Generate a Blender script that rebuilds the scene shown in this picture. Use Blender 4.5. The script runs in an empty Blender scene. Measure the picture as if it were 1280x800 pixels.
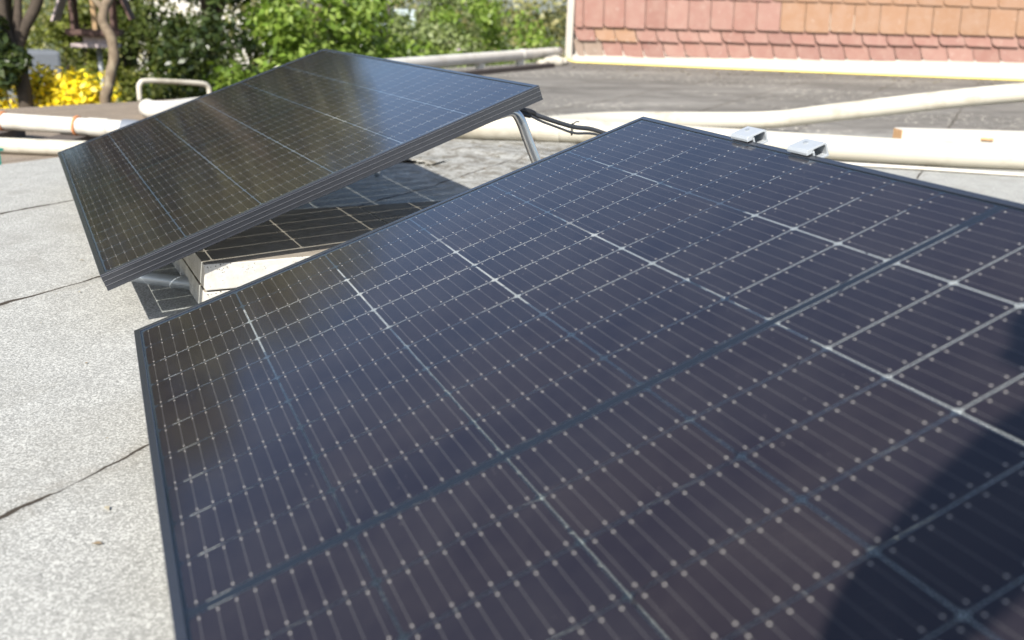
import bpy, bmesh, math, random
import numpy as np
from mathutils import Vector, Matrix
random.seed(7); RNG = np.random.default_rng(11)
R = math.radians
S = bpy.context.scene
COL = S.collection
# ------------------------------------------------------------------ camera
cam_d = bpy.data.cameras.new('camera'); cam = bpy.data.objects.new('camera', cam_d); COL.objects.link(cam)
CP = Vector((-0.02044, -1.70642, 0.66773))
RW = ((0.92347074, -0.3821166, 0.03447757), (-0.08811579, -0.29869272, -0.95027273), (0.37341319, 0.87451104, -0.30950449))
mt = Matrix((RW[0], [-a for a in RW[1]], [-a for a in RW[2]])).transposed().to_4x4()
mt.translation = CP
cam.matrix_world = mt
cam_d.sensor_width = 36; cam_d.lens = 34.107; cam_d.clip_start = 0.02; cam_d.clip_end = 1000
cam_d.dof.use_dof = True; cam_d.dof.focus_distance = 1.9; cam_d.dof.aperture_fstop = 4.1
S.camera = cam
S.render.resolution_x = 1024; S.render.resolution_y = 640
# ------------------------------------------------------------------ sky, sun, exposure
SUN_EL, SUN_AZ = 40.2, 223.0          # azimuth clockwise from +Y
w = bpy.data.worlds.new('World'); S.world = w; w.use_nodes = True
wn = w.node_tree; wn.nodes.clear()
sky = wn.nodes.new('ShaderNodeTexSky'); sky.sky_type = 'NISHITA'; sky.sun_disc = False
sky.sun_elevation = R(SUN_EL); sky.sun_rotation = R(SUN_AZ); sky.dust_density = 1.5; sky.ozone_density = 1.5
bg = wn.nodes.new('ShaderNodeBackground'); bg.inputs[1].default_value = 0.105
wo = wn.nodes.new('ShaderNodeOutputWorld')
wn.links.new(sky.outputs[0], bg.inputs[0]); wn.links.new(bg.outputs[0], wo.inputs[0])
sd = bpy.data.lights.new('sun', 'SUN'); sd.energy = 4.5; sd.angle = R(0.53); sd.color = (1.0, 0.955, 0.88)
sun = bpy.data.objects.new('sun', sd); COL.objects.link(sun)
SV = Vector((math.sin(R(SUN_AZ))*math.cos(R(SUN_EL)), math.cos(R(SUN_AZ))*math.cos(R(SUN_EL)), math.sin(R(SUN_EL))))
sun.rotation_euler = SV.to_track_quat('Z', 'Y').to_euler(); sun.location = (-6, -6, 8)
S.view_settings.view_transform = 'Standard'; S.view_settings.look = 'None'
S.view_settings.exposure = 1.0; S.view_settings.gamma = 1
S.cycles.transparent_max_bounces = 24; S.cycles.max_bounces = 8

# ------------------------------------------------------------------ node helpers
def new_mat(name):
    m = bpy.data.materials.new(name); m.use_nodes = True
    nt = m.node_tree; nt.nodes.clear()
    return m, nt, nt.nodes.new('ShaderNodeOutputMaterial')
class NT:
    def __init__(s, nt): s.nt = nt
    def n(s, t, **k):
        o = s.nt.nodes.new(t)
        for a, b in k.items(): setattr(o, a, b)
        return o
    def put(s, sock, v):
        if isinstance(v, bpy.types.NodeSocket): s.nt.links.new(v, sock)
        elif v is not None:
            if hasattr(sock.default_value, '__len__') and isinstance(v, (tuple, list)) and len(v) == 3 and len(sock.default_value) == 4: v = (*v, 1)
            sock.default_value = v
    def m(s, op, a, b=None, c=None, clamp=False):
        o = s.n('ShaderNodeMath', operation=op); o.use_clamp = clamp
        for i, v in enumerate((a, b, c)):
            if v is not None: s.put(o.inputs[i], v)
        return o.outputs[0]
    def mix(s, f, a, b, blend='MIX'):
        o = s.n('ShaderNodeMix', data_type='RGBA', blend_type=blend)
        s.put(o.inputs[0], f); s.put(o.inputs[6], a); s.put(o.inputs[7], b)
        return o.outputs[2]
    def noise(s, vec, scale, detail=3, rough=.55, dist=0, out=0):
        o = s.n('ShaderNodeTexNoise'); s.put(o.inputs['Vector'], vec)
        o.inputs['Scale'].default_value = scale; o.inputs['Detail'].default_value = detail
        o.inputs['Roughness'].default_value = rough; o.inputs['Distortion'].default_value = dist
        return o.outputs[out]
    def vor(s, vec, scale, out='Distance', feature='F1'):
        o = s.n('ShaderNodeTexVoronoi', feature=feature); s.put(o.inputs['Vector'], vec); o.inputs['Scale'].default_value = scale
        return o.outputs[out]
    def ramp(s, f, *pts):
        o = s.n('ShaderNodeValToRGB'); e = o.color_ramp.elements
        while len(e) < len(pts): e.new(.5)
        for i, (p, c) in enumerate(pts):
            e[i].position = p; e[i].color = (*c, 1) if len(c) == 3 else c
        s.put(o.inputs[0], f); return o.outputs[0]
    def rng(s, v, a, b, c=0, d=1):
        o = s.n('ShaderNodeMapRange'); s.put(o.inputs[0], v)
        for i, x in enumerate((a, b, c, d)): o.inputs[i+1].default_value = x
        return o.outputs[0]
    def bsdf(s, col, rough=.6, metal=0, spec=.5, normal=None):
        o = s.n('ShaderNodeBsdfPrincipled')
        s.put(o.inputs['Base Color'], col); s.put(o.inputs['Roughness'], rough); s.put(o.inputs['Metallic'], metal)
        s.put(o.inputs['Specular IOR Level'], spec)
        if normal is not None: s.put(o.inputs['Normal'], normal)
        return o
    def bump(s, h, strength=.5, dist=.01):
        o = s.n('ShaderNodeBump'); o.inputs['Strength'].default_value = strength; o.inputs['Distance'].default_value = dist
        s.put(o.inputs['Height'], h); return o.outputs[0]
    def pos(s): return s.n('ShaderNodeNewGeometry').outputs['Position']
    def obj(s): return s.n('ShaderNodeTexCoord').outputs['Object']
    def isl(s): return s.n('ShaderNodeNewGeometry').outputs['Random Per Island']

def plain(name, col, rough=.6, metal=0, spec=.5, var=.25, scale=30, bump=0, bscale=200, dirt=None, dscale=6):
    m, nt, out = new_mat(name); q = NT(nt); v = q.obj()
    n = q.noise(v, scale, 4)
    dark = tuple(c*(1-var) for c in col); lite = tuple(min(1, c*(1+var)) for c in col)
    c = q.mix(n, dark, lite)
    if dirt:
        c = q.mix(q.rng(q.noise(v, dscale, 5, .65), .5, .75), c, dirt)
    nm = q.bump(q.noise(v, bscale, 3), bump, .003) if bump else None
    b = q.bsdf(c, rough, metal, spec, nm)
    nt.links.new(b.outputs[0], out.inputs[0]); return m

# ------------------------------------------------------------------ mesh helpers
class MB:
    def __init__(s): s.v = []; s.f = []; s.mi = []
    def add(s, vs, fs, mi=0):
        b = len(s.v); s.v += [tuple(x) for x in vs]; s.f += [tuple(i+b for i in f) for f in fs]; s.mi += [mi]*len(fs)
    def box(s, c, size, rot=None, mi=0):
        x, y, z = (a/2 for a in size); M = rot or Matrix.Identity(3)
        P = [M @ Vector((sx*x, sy*y, sz*z)) + Vector(c) for sz in (-1, 1) for sy in (-1, 1) for sx in (-1, 1)]
        s.add(P, [(0,2,3,1),(4,5,7,6),(0,1,5,4),(2,6,7,3),(0,4,6,2),(1,3,7,5)], mi)
    def tube(s, pts, r, seg=14, caps=True, mi=0, flat=None):
        P = [Vector(p) for p in pts]; n = len(P)
        rs = r if isinstance(r, (list, tuple)) else [r]*n
        T = [(P[min(i+1, n-1)]-P[max(i-1, 0)]).normalized() for i in range(n)]
        up = Vector((0, 0, 1)) if abs(T[0].z) < .9 else Vector((0, 1, 0))
        a = T[0].cross(up).normalized(); vs = []
        for i in range(n):
            a = (a - T[i]*a.dot(T[i])).normalized(); b = T[i].cross(a)
            ka, kb = flat[i] if flat else (1, 1)
            for k in range(seg):
                t = 2*math.pi*k/seg
                vs.append(P[i] + (a*math.cos(t)*ka + b*math.sin(t)*kb)*rs[i])
        fs = [(i*seg+k, i*seg+(k+1) % seg, (i+1)*seg+(k+1) % seg, (i+1)*seg+k) for i in range(n-1) for k in range(seg)]
        if caps: fs += [tuple(range(seg))[::-1], tuple((n-1)*seg+k for k in range(seg))]
        s.add(vs, fs, mi)
    def prism(s, poly, z0, z1, mi=0):
        n = len(poly)
        vs = [(x, y, z0) for x, y in poly]+[(x, y, z1) for x, y in poly]
        s.add(vs, [tuple(range(n))[::-1], tuple(range(n, 2*n))]+[(i, (i+1) % n, n+(i+1) % n, n+i) for i in range(n)], mi)
    def build(s, name, mat, parent=None, smooth=False, bevel=0):
        me = bpy.data.meshes.new(name); me.from_pydata(s.v, [], s.f)
        for m in (mat if isinstance(mat, (list, tuple)) else [mat]): me.materials.append(m)
        me.polygons.foreach_set('material_index', s.mi)
        bm = bmesh.new(); bm.from_mesh(me); bmesh.ops.recalc_face_normals(bm, faces=bm.faces)
        if bevel: bmesh.ops.bevel(bm, geom=bm.edges[:], offset=bevel, segments=2, affect='EDGES', profile=.6)
        bm.to_mesh(me); bm.free()
        if smooth: me.polygons.foreach_set('use_smooth', [True]*len(me.polygons))
        o = bpy.data.objects.new(name, me); COL.objects.link(o)
        if parent: o.parent = parent
        return o
def empty(name, loc=(0, 0, 0), mat=None):
    o = bpy.data.objects.new(name, None); COL.objects.link(o); o.empty_display_size = .1
    if mat is not None: o.matrix_world = mat
    else: o.location = loc
    return o
def tag(o, label=None, cat=None, group=None, kind=None):
    for k, v in (('label', label), ('category', cat), ('group', group), ('kind', kind)):
        if v: o[k] = v
    return o
def smooth_path(P, n=8):
    P = [Vector(p) for p in P]; out = []
    for i in range(len(P)-1):
        p0, p1, p2, p3 = P[max(i-1, 0)], P[i], P[i+1], P[min(i+2, len(P)-1)]
        for k in range(n):
            t = k/n
            out.append(.5*((2*p1)+(p2-p0)*t+(2*p0-5*p1+4*p2-p3)*t*t+(3*p1-p0-3*p2+p3)*t**3))
    out.append(P[-1]); return out
def quick_mesh(name, V, F4, mats, mi=None, parent=None, smooth=False):
    me = bpy.data.meshes.new(name); nv, nf = len(V), len(F4)
    me.vertices.add(nv); me.vertices.foreach_set('co', np.asarray(V, np.float32).ravel())
    me.loops.add(nf*4); me.loops.foreach_set('vertex_index', np.asarray(F4, np.int32).ravel())
    me.polygons.add(nf); me.polygons.foreach_set('loop_start', np.arange(0, nf*4, 4, dtype=np.int32))
    for m in mats: me.materials.append(m)
    if mi is not None: me.polygons.foreach_set('material_index', np.asarray(mi, np.int32))
    if smooth: me.polygons.foreach_set('use_smooth', np.ones(nf, bool))
    me.update(calc_edges=True); me.validate()
    o = bpy.data.objects.new(name, me); COL.objects.link(o)
    if parent: o.parent = parent
    return o

# ------------------------------------------------------------------ materials
def felt_mat(name, base, old):
    m, nt, out = new_mat(name); q = NT(nt); p = q.pos()
    gr = q.vor(p, 430, 'Color'); g1 = q.n('ShaderNodeSeparateColor'); q.put(g1.inputs[0], gr)
    fine = q.noise(p, 160, 3, .7)
    big = q.noise(p, 1.3, 5, .6); mid = q.noise(p, 9, 5, .65)
    val = q.m('ADD', q.m('MULTIPLY', g1.outputs[0], .75), q.m('MULTIPLY', fine, .7))
    c = q.ramp(val, (.12, tuple(a*.32 for a in base)), (.5, tuple(a*.82 for a in base)), (.8, base), (1.0, tuple(min(1, a*1.5) for a in base)))
    c = q.mix(q.m('MULTIPLY', q.rng(mid, .45, .75), .35), c, tuple(a*.55 for a in base))
    stn = q.noise(p, 3.2, 6, .7, 1.2)
    c = q.mix(q.m('MULTIPLY', q.rng(stn, .52, .74), .3), c, (base[0]*.5, base[1]*.47, base[2]*.42))
    c = q.mix(q.m('MULTIPLY', q.rng(q.vor(p, 55), .09, .04), .5), c, (.09, .08, .065))
    c = q.mix(q.m('MULTIPLY', q.rng(big, .5, .72), .3), c, (base[0]*.62, base[1]*.58, base[2]*.5))
    sx = q.n('ShaderNodeSeparateXYZ'); q.put(sx.inputs[0], p); X, Y = sx.outputs[0], sx.outputs[1]
    if old:   # bare, weathered felt farther from the front edge, with streaks and lichen
        u = q.m('SUBTRACT', q.m('MULTIPLY', X, .58), q.m('MULTIPLY', Y, -.6))
        far = q.rng(q.m('ADD', q.m('ADD', q.m('MULTIPLY', X, .42), q.m('MULTIPLY', Y, .9)), q.m('MULTIPLY', q.m('SUBTRACT', mid, .5), .5)), 4.0, 4.5)
        st = q.n('ShaderNodeMapping'); q.put(st.inputs[0], p); st.inputs['Rotation'].default_value = (0, 0, R(-30)); st.inputs['Scale'].default_value = (.25, 1.6, 1)
        streak = q.noise(st.outputs[0], 1.6, 5, .65)
        oc = q.ramp(streak, (.3, (.11, .102, .088)), (.48, (.19, .177, .157)), (.6, (.24, .226, .2)), (.75, (.32, .30, .27)))
        oc = q.mix(q.m('MULTIPLY', q.rng(fine, .42, .62), .55), oc, (.085, .08, .07))
        oc = q.mix(q.m('MULTIPLY', q.rng(q.vor(p, 26), .13, .08), .7), oc, (.34, .32, .28))
        lich = q.m('MULTIPLY', q.rng(q.noise(p, 21, 3, .6), .6, .64), q.rng(q.noise(p, .6, 3, .6), .45, .55))
        oc = q.mix(q.m('MULTIPLY', q.rng(q.noise(p, 2.2, 6, .7, 1.0), .46, .64), .6), oc, (.09, .084, .074))
        oc = q.mix(lich, oc, (.62, .58, .48))
        c = q.mix(far, c, oc)
        # dirty crackled zone around the wrinkled felt
        dx = q.m('SUBTRACT', X, 1.62); dy = q.m('SUBTRACT', Y, 2.45)
        dd = q.m('SQRT', q.m('ADD', q.m('POWER', dx, 2), q.m('POWER', dy, 2)))
        zone = q.m('MULTIPLY', q.rng(dd, 1.3, .4), q.rng(q.noise(p, 13, 6, .8, .6), .44, .58))
        c = q.mix(q.m('MULTIPLY', zone, .85), c, (.11, .095, .07))
    # lap joints every 0.805 m: a thin dark crack with a dirty fringe
    t = q.m('ADD', q.m('MULTIPLY', X, .656), q.m('MULTIPLY', Y, -.755))
    wob = q.m('ADD', q.m('MULTIPLY', q.m('SUBTRACT', q.noise(p, 3, 2), .5), .05), q.m('MULTIPLY', q.m('SUBTRACT', q.noise(p, 28, 3), .5), .012))
    t = q.m('ADD', q.m('DIVIDE', q.m('SUBTRACT', q.m('ADD', t, wob), .183), .805), .5)
    fr = q.m('MULTIPLY', q.m('ABSOLUTE', q.m('SUBTRACT', q.m('FRACT', t), .5)), .805)
    wid = q.m('MULTIPLY', q.rng(q.noise(p, 6, 3), .3, .7), .0075)
    crack = q.rng(q.m('SUBTRACT', fr, wid), .0015, -.001)
    fringe = q.m('MULTIPLY', q.rng(fr, .04, .004), q.rng(q.noise(p, 22, 4), .4, .7))
    c = q.mix(q.m('MULTIPLY', fringe, .4), c, (.17, .145, .11))
    c = q.mix(crack, c, (.045, .036, .027))
    sg = q.m('MULTIPLY', q.m('SUBTRACT', q.m('FRACT', t), .5), .805)
    lip = q.m('MULTIPLY', q.m('GREATER_THAN', sg, 0), q.rng(sg, .0, .035, 2.2, 0))
    val = q.m('ADD', val, lip)
    h = q.m('SUBTRACT', q.m('ADD', q.m('MULTIPLY', val, .7), q.m('MULTIPLY', mid, 1.5)), q.m('MULTIPLY', crack, 2))
    b = q.bsdf(c, .9, 0, .25, q.bump(h, .55, .003))
    nt.links.new(b.outputs[0], out.inputs[0]); return m
M = {}
M['felt'] = felt_mat('roofing_felt', (.318, .316, .292), True)
M['felt_brown'] = felt_mat('brown_felt', (.22, .18, .14), False)
M['frame'] = plain('black_anodised', (.10, .105, .12), .26, .8, .5, .12, 60)
M['ridge'] = plain('ridge_highlight', (.34, .34, .35), .3, .8, .5, .15, 80)  # lighter tone paints the highlight lines along the frame ridges
M['alu'] = plain('aluminium', (.62, .63, .64), .3, .95, .5, .1, 40)
M['bracket'] = plain('cast_aluminium', (.4, .425, .445), .42, .3, .5, .08, 60, .15, 500)
M['pvc'] = plain('white_plastic_pipe', (.47, .44, .365), .5, 0, .4, .08, 8, .1, 60, (.24, .205, .145), 4)
M['pvc2'] = plain('white_plastic_clean', (.55, .53, .475), .45, 0, .4, .06, 8, .05, 60, (.36, .33, .27), 4)
M['concrete'] = None
M['cable'] = plain('cable_sheath', (.035, .037, .042), .45, 0, .5, .2, 30)
M['plug'] = plain('plug_plastic', (.012, .012, .013), .5)
M['orange'] = plain('orange_clamp', (.62, .24, .09), .5, 0, .5, .2, 30)
M['darkwood'] = plain('dark_block', (.075, .062, .055), .8, 0, .3, .35, 25, .4, 90)
M['paintwood'] = plain('white_painted_wood', (.52, .49, .43), .6, 0, .4, .05, 10, .2, 120, (.55, .5, .42), 9)
M['endgrain'] = plain('end_grain', (.5, .3, .15), .8, 0, .3, .3, 60, .4, 200)
M['hose'] = plain('yellow_hose', (.74, .6, .16), .45, 0, .5, .12, 20)
M['strip_black'] = plain('shade_strip_black', (.018, .018, .02), .7, 0, .3, .3, 20, .3, 150)  # for the added strip that darkens the view through the panel gaps
M['render'] = plain('house_render', (.72, .69, .63), .85, 0, .2, .08, 3)
M['flash'] = plain('mortar_flashing', (.42, .385, .335), .8, 0, .3, .12, 7, .3, 60, (.45, .41, .34), 5)
M['bark'] = plain('bark', (.15, .115, .08), .9, 0, .2, .45, 26, .8, 60, (.26, .22, .15), 9)
M['bark_dark'] = plain('dark_bark', (.06, .047, .036), .9, 0, .2, .45, 26, .8, 60)
M['feeder'] = plain('stained_wood', (.10, .06, .05), .75, 0, .3, .35, 25, .3, 80)
M['feederlight'] = plain('weathered_board', (.4, .33, .32), .75, 0, .3, .3, 25, .3, 80)
M['tan'] = plain('bare_wood', (.36, .24, .13), .75, 0, .3, .3, 25, .3, 80)
M['steel'] = plain('grey_steel', (.4, .42, .43), .4, .6, .5, .1, 20)
M['paleblue'] = plain('pale_blue_paint', (.48, .56, .6), .6, 0, .4, .1, 5)
M['greypanel'] = plain('grey_panel', (.15, .165, .19), .4, 0, .5, .1, 5)
M['teal'] = plain('teal_plastic', (.03, .33, .25), .4, 0, .5, .15, 10)
M['stone'] = plain('stone', (.4, .37, .31), .9, 0, .2, .4, 18, .8, 40)
M['soil'] = plain('garden_soil', (.09, .105, .045), .95, 0, .1, .5, 2, .5, 20, (.06, .05, .035), 3)
M['glass'] = plain('window_pane', (.03, .035, .04), .08, 0, .8, .1, 2)
M['rooftile'] = plain('brown_roof_tiles', (.2, .09, .06), .8, 0, .3, .3, 20)
def concrete():
    m, nt, out = new_mat('concrete_paver'); q = NT(nt); p = q.obj()
    n = q.noise(p, 40, 5, .7); pits = q.vor(p, 190)
    pit = q.m('MULTIPLY', q.rng(pits, .3, .18), q.rng(q.noise(p, 16, 3), .5, .6))
    c = q.ramp(n, (.3, (.44, .42, .38)), (.7, (.58, .56, .52)))
    c = q.mix(pit, c, (.06, .055, .045))
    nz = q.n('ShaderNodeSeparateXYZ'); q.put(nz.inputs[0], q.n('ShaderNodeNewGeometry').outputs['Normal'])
    upfacing = q.m('MULTIPLY', q.rng(nz.outputs[2], .6, .9), .8)       # darker, browner tone on upward faces
    c = q.mix(upfacing, c, q.mix(n, (.13, .105, .075), (.24, .2, .15)))
    b = q.bsdf(c, .9, 0, .2, q.bump(q.m('SUBTRACT', n, pit), .5, .004)); nt.links.new(b.outputs[0], out.inputs[0]); return m
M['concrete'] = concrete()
def tile_mat(name, cols):
    m, nt, out = new_mat(name); q = NT(nt); p = q.pos()
    c = q.ramp(q.isl(), *[(i/(len(cols)-1), c) for i, c in enumerate(cols)])
    c = q.mix(q.m('MULTIPLY', q.rng(q.noise(p, 7, 5, .65), .4, .75), .35), c, (.34, .25, .2))
    c = q.mix(q.m('MULTIPLY', q.rng(q.noise(p, 22, 4, .7), .62, .72), .5), c, (.5, .45, .4))
    b = q.bsdf(c, .8, 0, .3, q.bump(q.noise(p, 30, 4), .3, .01)); nt.links.new(b.outputs[0], out.inputs[0]); return m
M['tile_red'] = tile_mat('salmon_tile', [(.225, .118, .095), (.255, .135, .108), (.205, .106, .088), (.275, .155, .126), (.235, .125, .102)])
M['tile_tan'] = tile_mat('ochre_tile', [(.26, .15, .09), (.275, .16, .098), (.245, .142, .085)])
M['tile_grey'] = tile_mat('faded_tile', [(.2, .15, .115), (.22, .165, .13)])
def leaf_mat(name, cols, trans=.35, rough=.45):
    m, nt, out = new_mat(name); q = NT(nt)
    c = q.ramp(q.isl(), *[(i/(len(cols)-1), c) for i, c in enumerate(cols)])
    b = q.bsdf(c, rough, 0, .4)
    t = q.n('ShaderNodeBsdfTranslucent'); q.put(t.inputs[0], q.mix(.4, c, (.3, .4, .03), 'MIX'))
    mx = q.n('ShaderNodeMixShader'); mx.inputs[0].default_value = trans
    nt.links.new(b.outputs[0], mx.inputs[1]); nt.links.new(t.outputs[0], mx.inputs[2]); nt.links.new(mx.outputs[0], out.inputs[0]); return m
M['leaf_bright'] = leaf_mat('bright_leaf', [(.12, .205, .022), (.2, .3, .042), (.06, .11, .014), (.3, .39, .085), (.15, .245, .032)], .42)
M['leaf_green'] = leaf_mat('mid_green_leaf', [(.06, .085, .02), (.1, .13, .03), (.03, .045, .012), (.15, .17, .05)])
M['leaf_lime'] = leaf_mat('lime_leaf', [(.11, .135, .02), (.19, .21, .04), (.05, .065, .012), (.27, .27, .075)])
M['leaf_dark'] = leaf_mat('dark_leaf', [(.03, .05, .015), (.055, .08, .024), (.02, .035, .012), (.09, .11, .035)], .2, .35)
M['leaf_olive'] = leaf_mat('olive_leaf', [(.2, .2, .075), (.29, .27, .11), (.14, .14, .05), (.34, .31, .14)], .25)
M['leaf_sage'] = leaf_mat('sage_leaf', [(.15, .2, .06), (.24, .29, .11), (.1, .14, .04), (.32, .35, .18)])
M['petal_yellow'] = leaf_mat('yellow_petal', [(.85, .63, .015), (.9, .72, .02), (.8, .54, .015), (.92, .8, .08)], .3)
M['petal_white'] = leaf_mat('white_petal', [(.75, .76, .66), (.8, .8, .74)], .3)
M['petal_lilac'] = leaf_mat('lilac_petal', [(.42, .28, .45), (.6, .48, .6)], .3)

# solar cell laminate
def cell_mat():
    m, nt, out = new_mat('solar_cells_under_glass'); q = NT(nt); p = q.obj()
    sx = q.n('ShaderNodeSeparateXYZ'); q.put(sx.inputs[0], p)
    u = sx.outputs[0]; v = q.m('MULTIPLY', sx.outputs[1], -1)
    pu, pv, gc = .166+.0026, .083+.0022, .0140
    c = q.m('ADD', q.m('DIVIDE', q.m('SUBTRACT', u, .519), pu), 3)
    fu = q.m('FRACT', c); du = q.m('ABSOLUTE', q.m('MULTIPLY', q.m('SUBTRACT', fu, .5), pu))
    vv = q.m('SUBTRACT', q.m('ABSOLUTE', q.m('SUBTRACT', v, .8775)), gc/2)
    r = q.m('DIVIDE', vv, pv); fr = q.m('FRACT', r); wv = q.m('MULTIPLY', fr, pv)
    dv = q.m('ABSOLUTE', q.m('SUBTRACT', wv, .0415))
    lt = lambda a, b: q.m('LESS_THAN', a, b)
    gt = lambda a, b: q.m('GREATER_THAN', a, b)
    mul = lambda *a: a[0] if len(a) == 1 else q.m('MULTIPLY', a[0], mul(*a[1:]))
    inu = mul(gt(c, 0), lt(c, 6)); inv = mul(gt(vv, 0), lt(r, 10))
    inside = mul(lt(du, .0830), lt(dv, .0419), inu, inv)
    ch = q.m('ADD', q.m('SUBTRACT', .083, du), q.m('SUBTRACT', .0415, dv))
    inside = mul(inside, gt(ch, .0042))
    # wires
    ul = q.m('SUBTRACT', q.m('MULTIPLY', fu, pu), .0013)
    bb = q.m('FRACT', q.m('DIVIDE', ul, .166/9)); db = q.m('ABSOLUTE', q.m('MULTIPLY', q.m('SUBTRACT', bb, .5), .166/9))
    wire = mul(lt(db, .0004), inu, lt(vv, .852), gt(vv, -.002))
    # solder pads 5 mm from both ends of every half cell
    dp = q.m('SUBTRACT', .0346, dv)
    pad = lt(q.m('ADD', q.m('POWER', db, 2), q.m('POWER', dp, 2)), .00122**2)
    pad = mul(pad, inside)
    strip = mul(lt(q.m('ABSOLUTE', q.m('SUBTRACT', v, .8775)), .0058), gt(u, .014), lt(u, 1.024))
    # per cell tone
    cv = q.n('ShaderNodeCombineXYZ'); q.put(cv.inputs[0], q.m('FLOOR', c))
    q.put(cv.inputs[1], q.m('FLOOR', q.m('DIVIDE', q.m('SUBTRACT', v, .8775), pv)))
    wnz = q.n('ShaderNodeTexWhiteNoise', noise_dimensions='3D'); q.put(wnz.inputs[0], cv.outputs[0])
    dust = q.noise(p, 9, 5, .7); specks = q.rng(q.vor(p, 75), .07, .03)
    spk = mul(specks, q.rng(q.noise(p, 6, 2), .5, .62))
    cc = q.ramp(wnz.outputs[0], (0, (.0118, .0100, .0142)), (.5, (.0132, .0106, .0140)), (1, (.0152, .0116, .0140)))
    cc = q.mix(q.m('MULTIPLY', q.rng(dust, .35, .8), .035), cc, (.3, .27, .24))
    cc = q.mix(q.m('MULTIPLY', wire, .26), cc, (.2, .195, .185))
    cc = q.mix(pad, cc, (.33, .31, .28))
    cc = q.mix(strip, cc, (.012, .0145, .019))
    cc = q.mix(q.m('MULTIPLY', spk, .5), cc, (.3, .28, .25))
    opq = q.m('MINIMUM', q.m('ADD', q.m('ADD', inside, strip), wire), 1)
    dif = q.bsdf(cc, .5, 0, .0)
    tr = q.n('ShaderNodeBsdfTransparent'); tr.inputs[0].default_value = (.9, .94, .96, 1)
    haz = q.bsdf((.06, .085, .12), .6, 0, 0)   # encapsulant: lets little through at grazing angles
    lw = q.n('ShaderNodeLayerWeight'); lw.inputs[0].default_value = .5
    mh = q.n('ShaderNodeMixShader'); q.put(mh.inputs[0], q.rng(lw.outputs['Facing'], .55, .84, .08, .85))
    nt.links.new(tr.outputs[0], mh.inputs[1]); nt.links.new(haz.outputs[0], mh.inputs[2])
    mx = q.n('ShaderNodeMixShader'); q.put(mx.inputs[0], opq)
    nt.links.new(mh.outputs[0], mx.inputs[1]); nt.links.new(dif.outputs[0], mx.inputs[2])
    gl = q.n('ShaderNodeBsdfGlossy'); gl.inputs['Roughness'].default_value = .11; gl.inputs[0].default_value = (.95, .97, 1, 1)
    fs = q.n('ShaderNodeFresnel'); fs.inputs[0].default_value = 1.5
    mx2 = q.n('ShaderNodeMixShader'); q.put(mx2.inputs[0], fs.outputs[0])
    nt.links.new(mx.outputs[0], mx2.inputs[1]); nt.links.new(gl.outputs[0], mx2.inputs[2])
    nt.links.new(mx2.outputs[0], out.inputs[0]); return m
M['cells'] = cell_mat()
m, nt, out = new_mat('clear_glass_edge'); q = NT(nt)
tb = q.n('ShaderNodeBsdfTransparent'); tb.inputs[0].default_value = (.97, .985, .98, 1); nt.links.new(tb.outputs[0], out.inputs[0])
M['clear'] = m

# ------------------------------------------------------------------ roofs and ground
E0 = np.array([-.4, 2.57]); e1 = np.array([.81, .586]); e1 /= np.linalg.norm(e1); e2 = np.array([e1[1], -e1[0]])
def sdp(s, d): return E0+e1*s+e2*d
def felt_z(x, y):
    z = .0035*np.sin(2.1*x+1.3*y+.4)*np.sin(1.7*y-.9*x)
    a = x-1.62; b = y-2.42
    win = np.exp(-((a/.42)**2+(b/.5)**2))
    t = a*.9+b*.35
    z += win*(.014+.007*np.sin(9*t+2*np.sin(5*b))+.004*np.sin(21*b+7*a+3*np.sin(9*a))+.003*np.sin(37*a-15*b))
    return z
def grid(xs, ys, f):
    X, Y = np.meshgrid(xs, ys); P = f(X, Y)
    n, k = len(ys), len(xs); i = np.arange(n*k).reshape(n, k)
    F = np.stack([i[:-1, :-1], i[:-1, 1:], i[1:, 1:], i[1:, :-1]], -1).reshape(-1, 4)
    return P.reshape(-1, 3), F
def f1(Sx, Dx):
    x = E0[0]+e1[0]*Sx+e2[0]*Dx; y = E0[1]+e1[1]*Sx+e2[1]*Dx
    return np.stack([x, y, felt_z(x, y)], -1)
ss = np.concatenate([np.linspace(-7, 0, 15)[:-1], np.linspace(0, 4, 121), np.linspace(4, 17, 27)[1:]])
ds = np.concatenate([np.linspace(0, 3, 91), np.linspace(3, 13, 21)[1:]])
V1, F1 = grid(ss, ds, f1)
A2, B2, C2, D2 = (np.array(a) for a in ((sdp(1.2, 0)), (1.2, 6.75), sdp(17, -2.45), sdp(17, 0)))
def f2(a, b):
    P = (A2[None, None]*((1-a)*(1-b))[..., None]+D2*(a*(1-b))[..., None]+C2*(a*b)[..., None]+B2*((1-a)*b)[..., None])
    return np.concatenate([P, felt_z(P[..., 0], P[..., 1])[..., None]], -1)
V2, F2 = grid(np.linspace(0, 1, 100), np.linspace(0, 1, 40), f2)
V = np.concatenate([V1, V2]); F = np.concatenate([F1, F2[:, ::-1]+len(V1)])
F[:] = F[:, ::1]
roof = quick_mesh('roof', V, F, [M['felt']], smooth=True); tag(roof, kind='structure')
mb = MB()
poly = [tuple(sdp(-6.95, .03)), tuple(sdp(1.25, .03)), (1.25, 6.68), tuple(sdp(16.95, -2.4)), tuple(sdp(16.95, 12.9)), tuple(sdp(-6.95, 12.9))]
mb.prism(poly, -2.7, -.03); tag(mb.build('roof_substructure', M['render']), kind='structure')
mb = MB()
mb.prism([tuple(sdp(-6, -.012)), tuple(sdp(-6, -3.25)), (-.662, 6.017), (.245, 6.474), (1.25, 7.1), (1.19, 6.7), tuple(sdp(1.18, -.012))], -2.7, -.15)
tag(mb.build('lower_roof', M['felt_brown']), kind='structure')
mb = MB(); mb.add([(-400, -400, -2.7), (400, -400, -2.7), (400, 400, -2.7), (-400, 400, -2.7)], [(0, 1, 2, 3)])
tag(mb.build('garden_ground', M['soil']), kind='structure')

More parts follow.
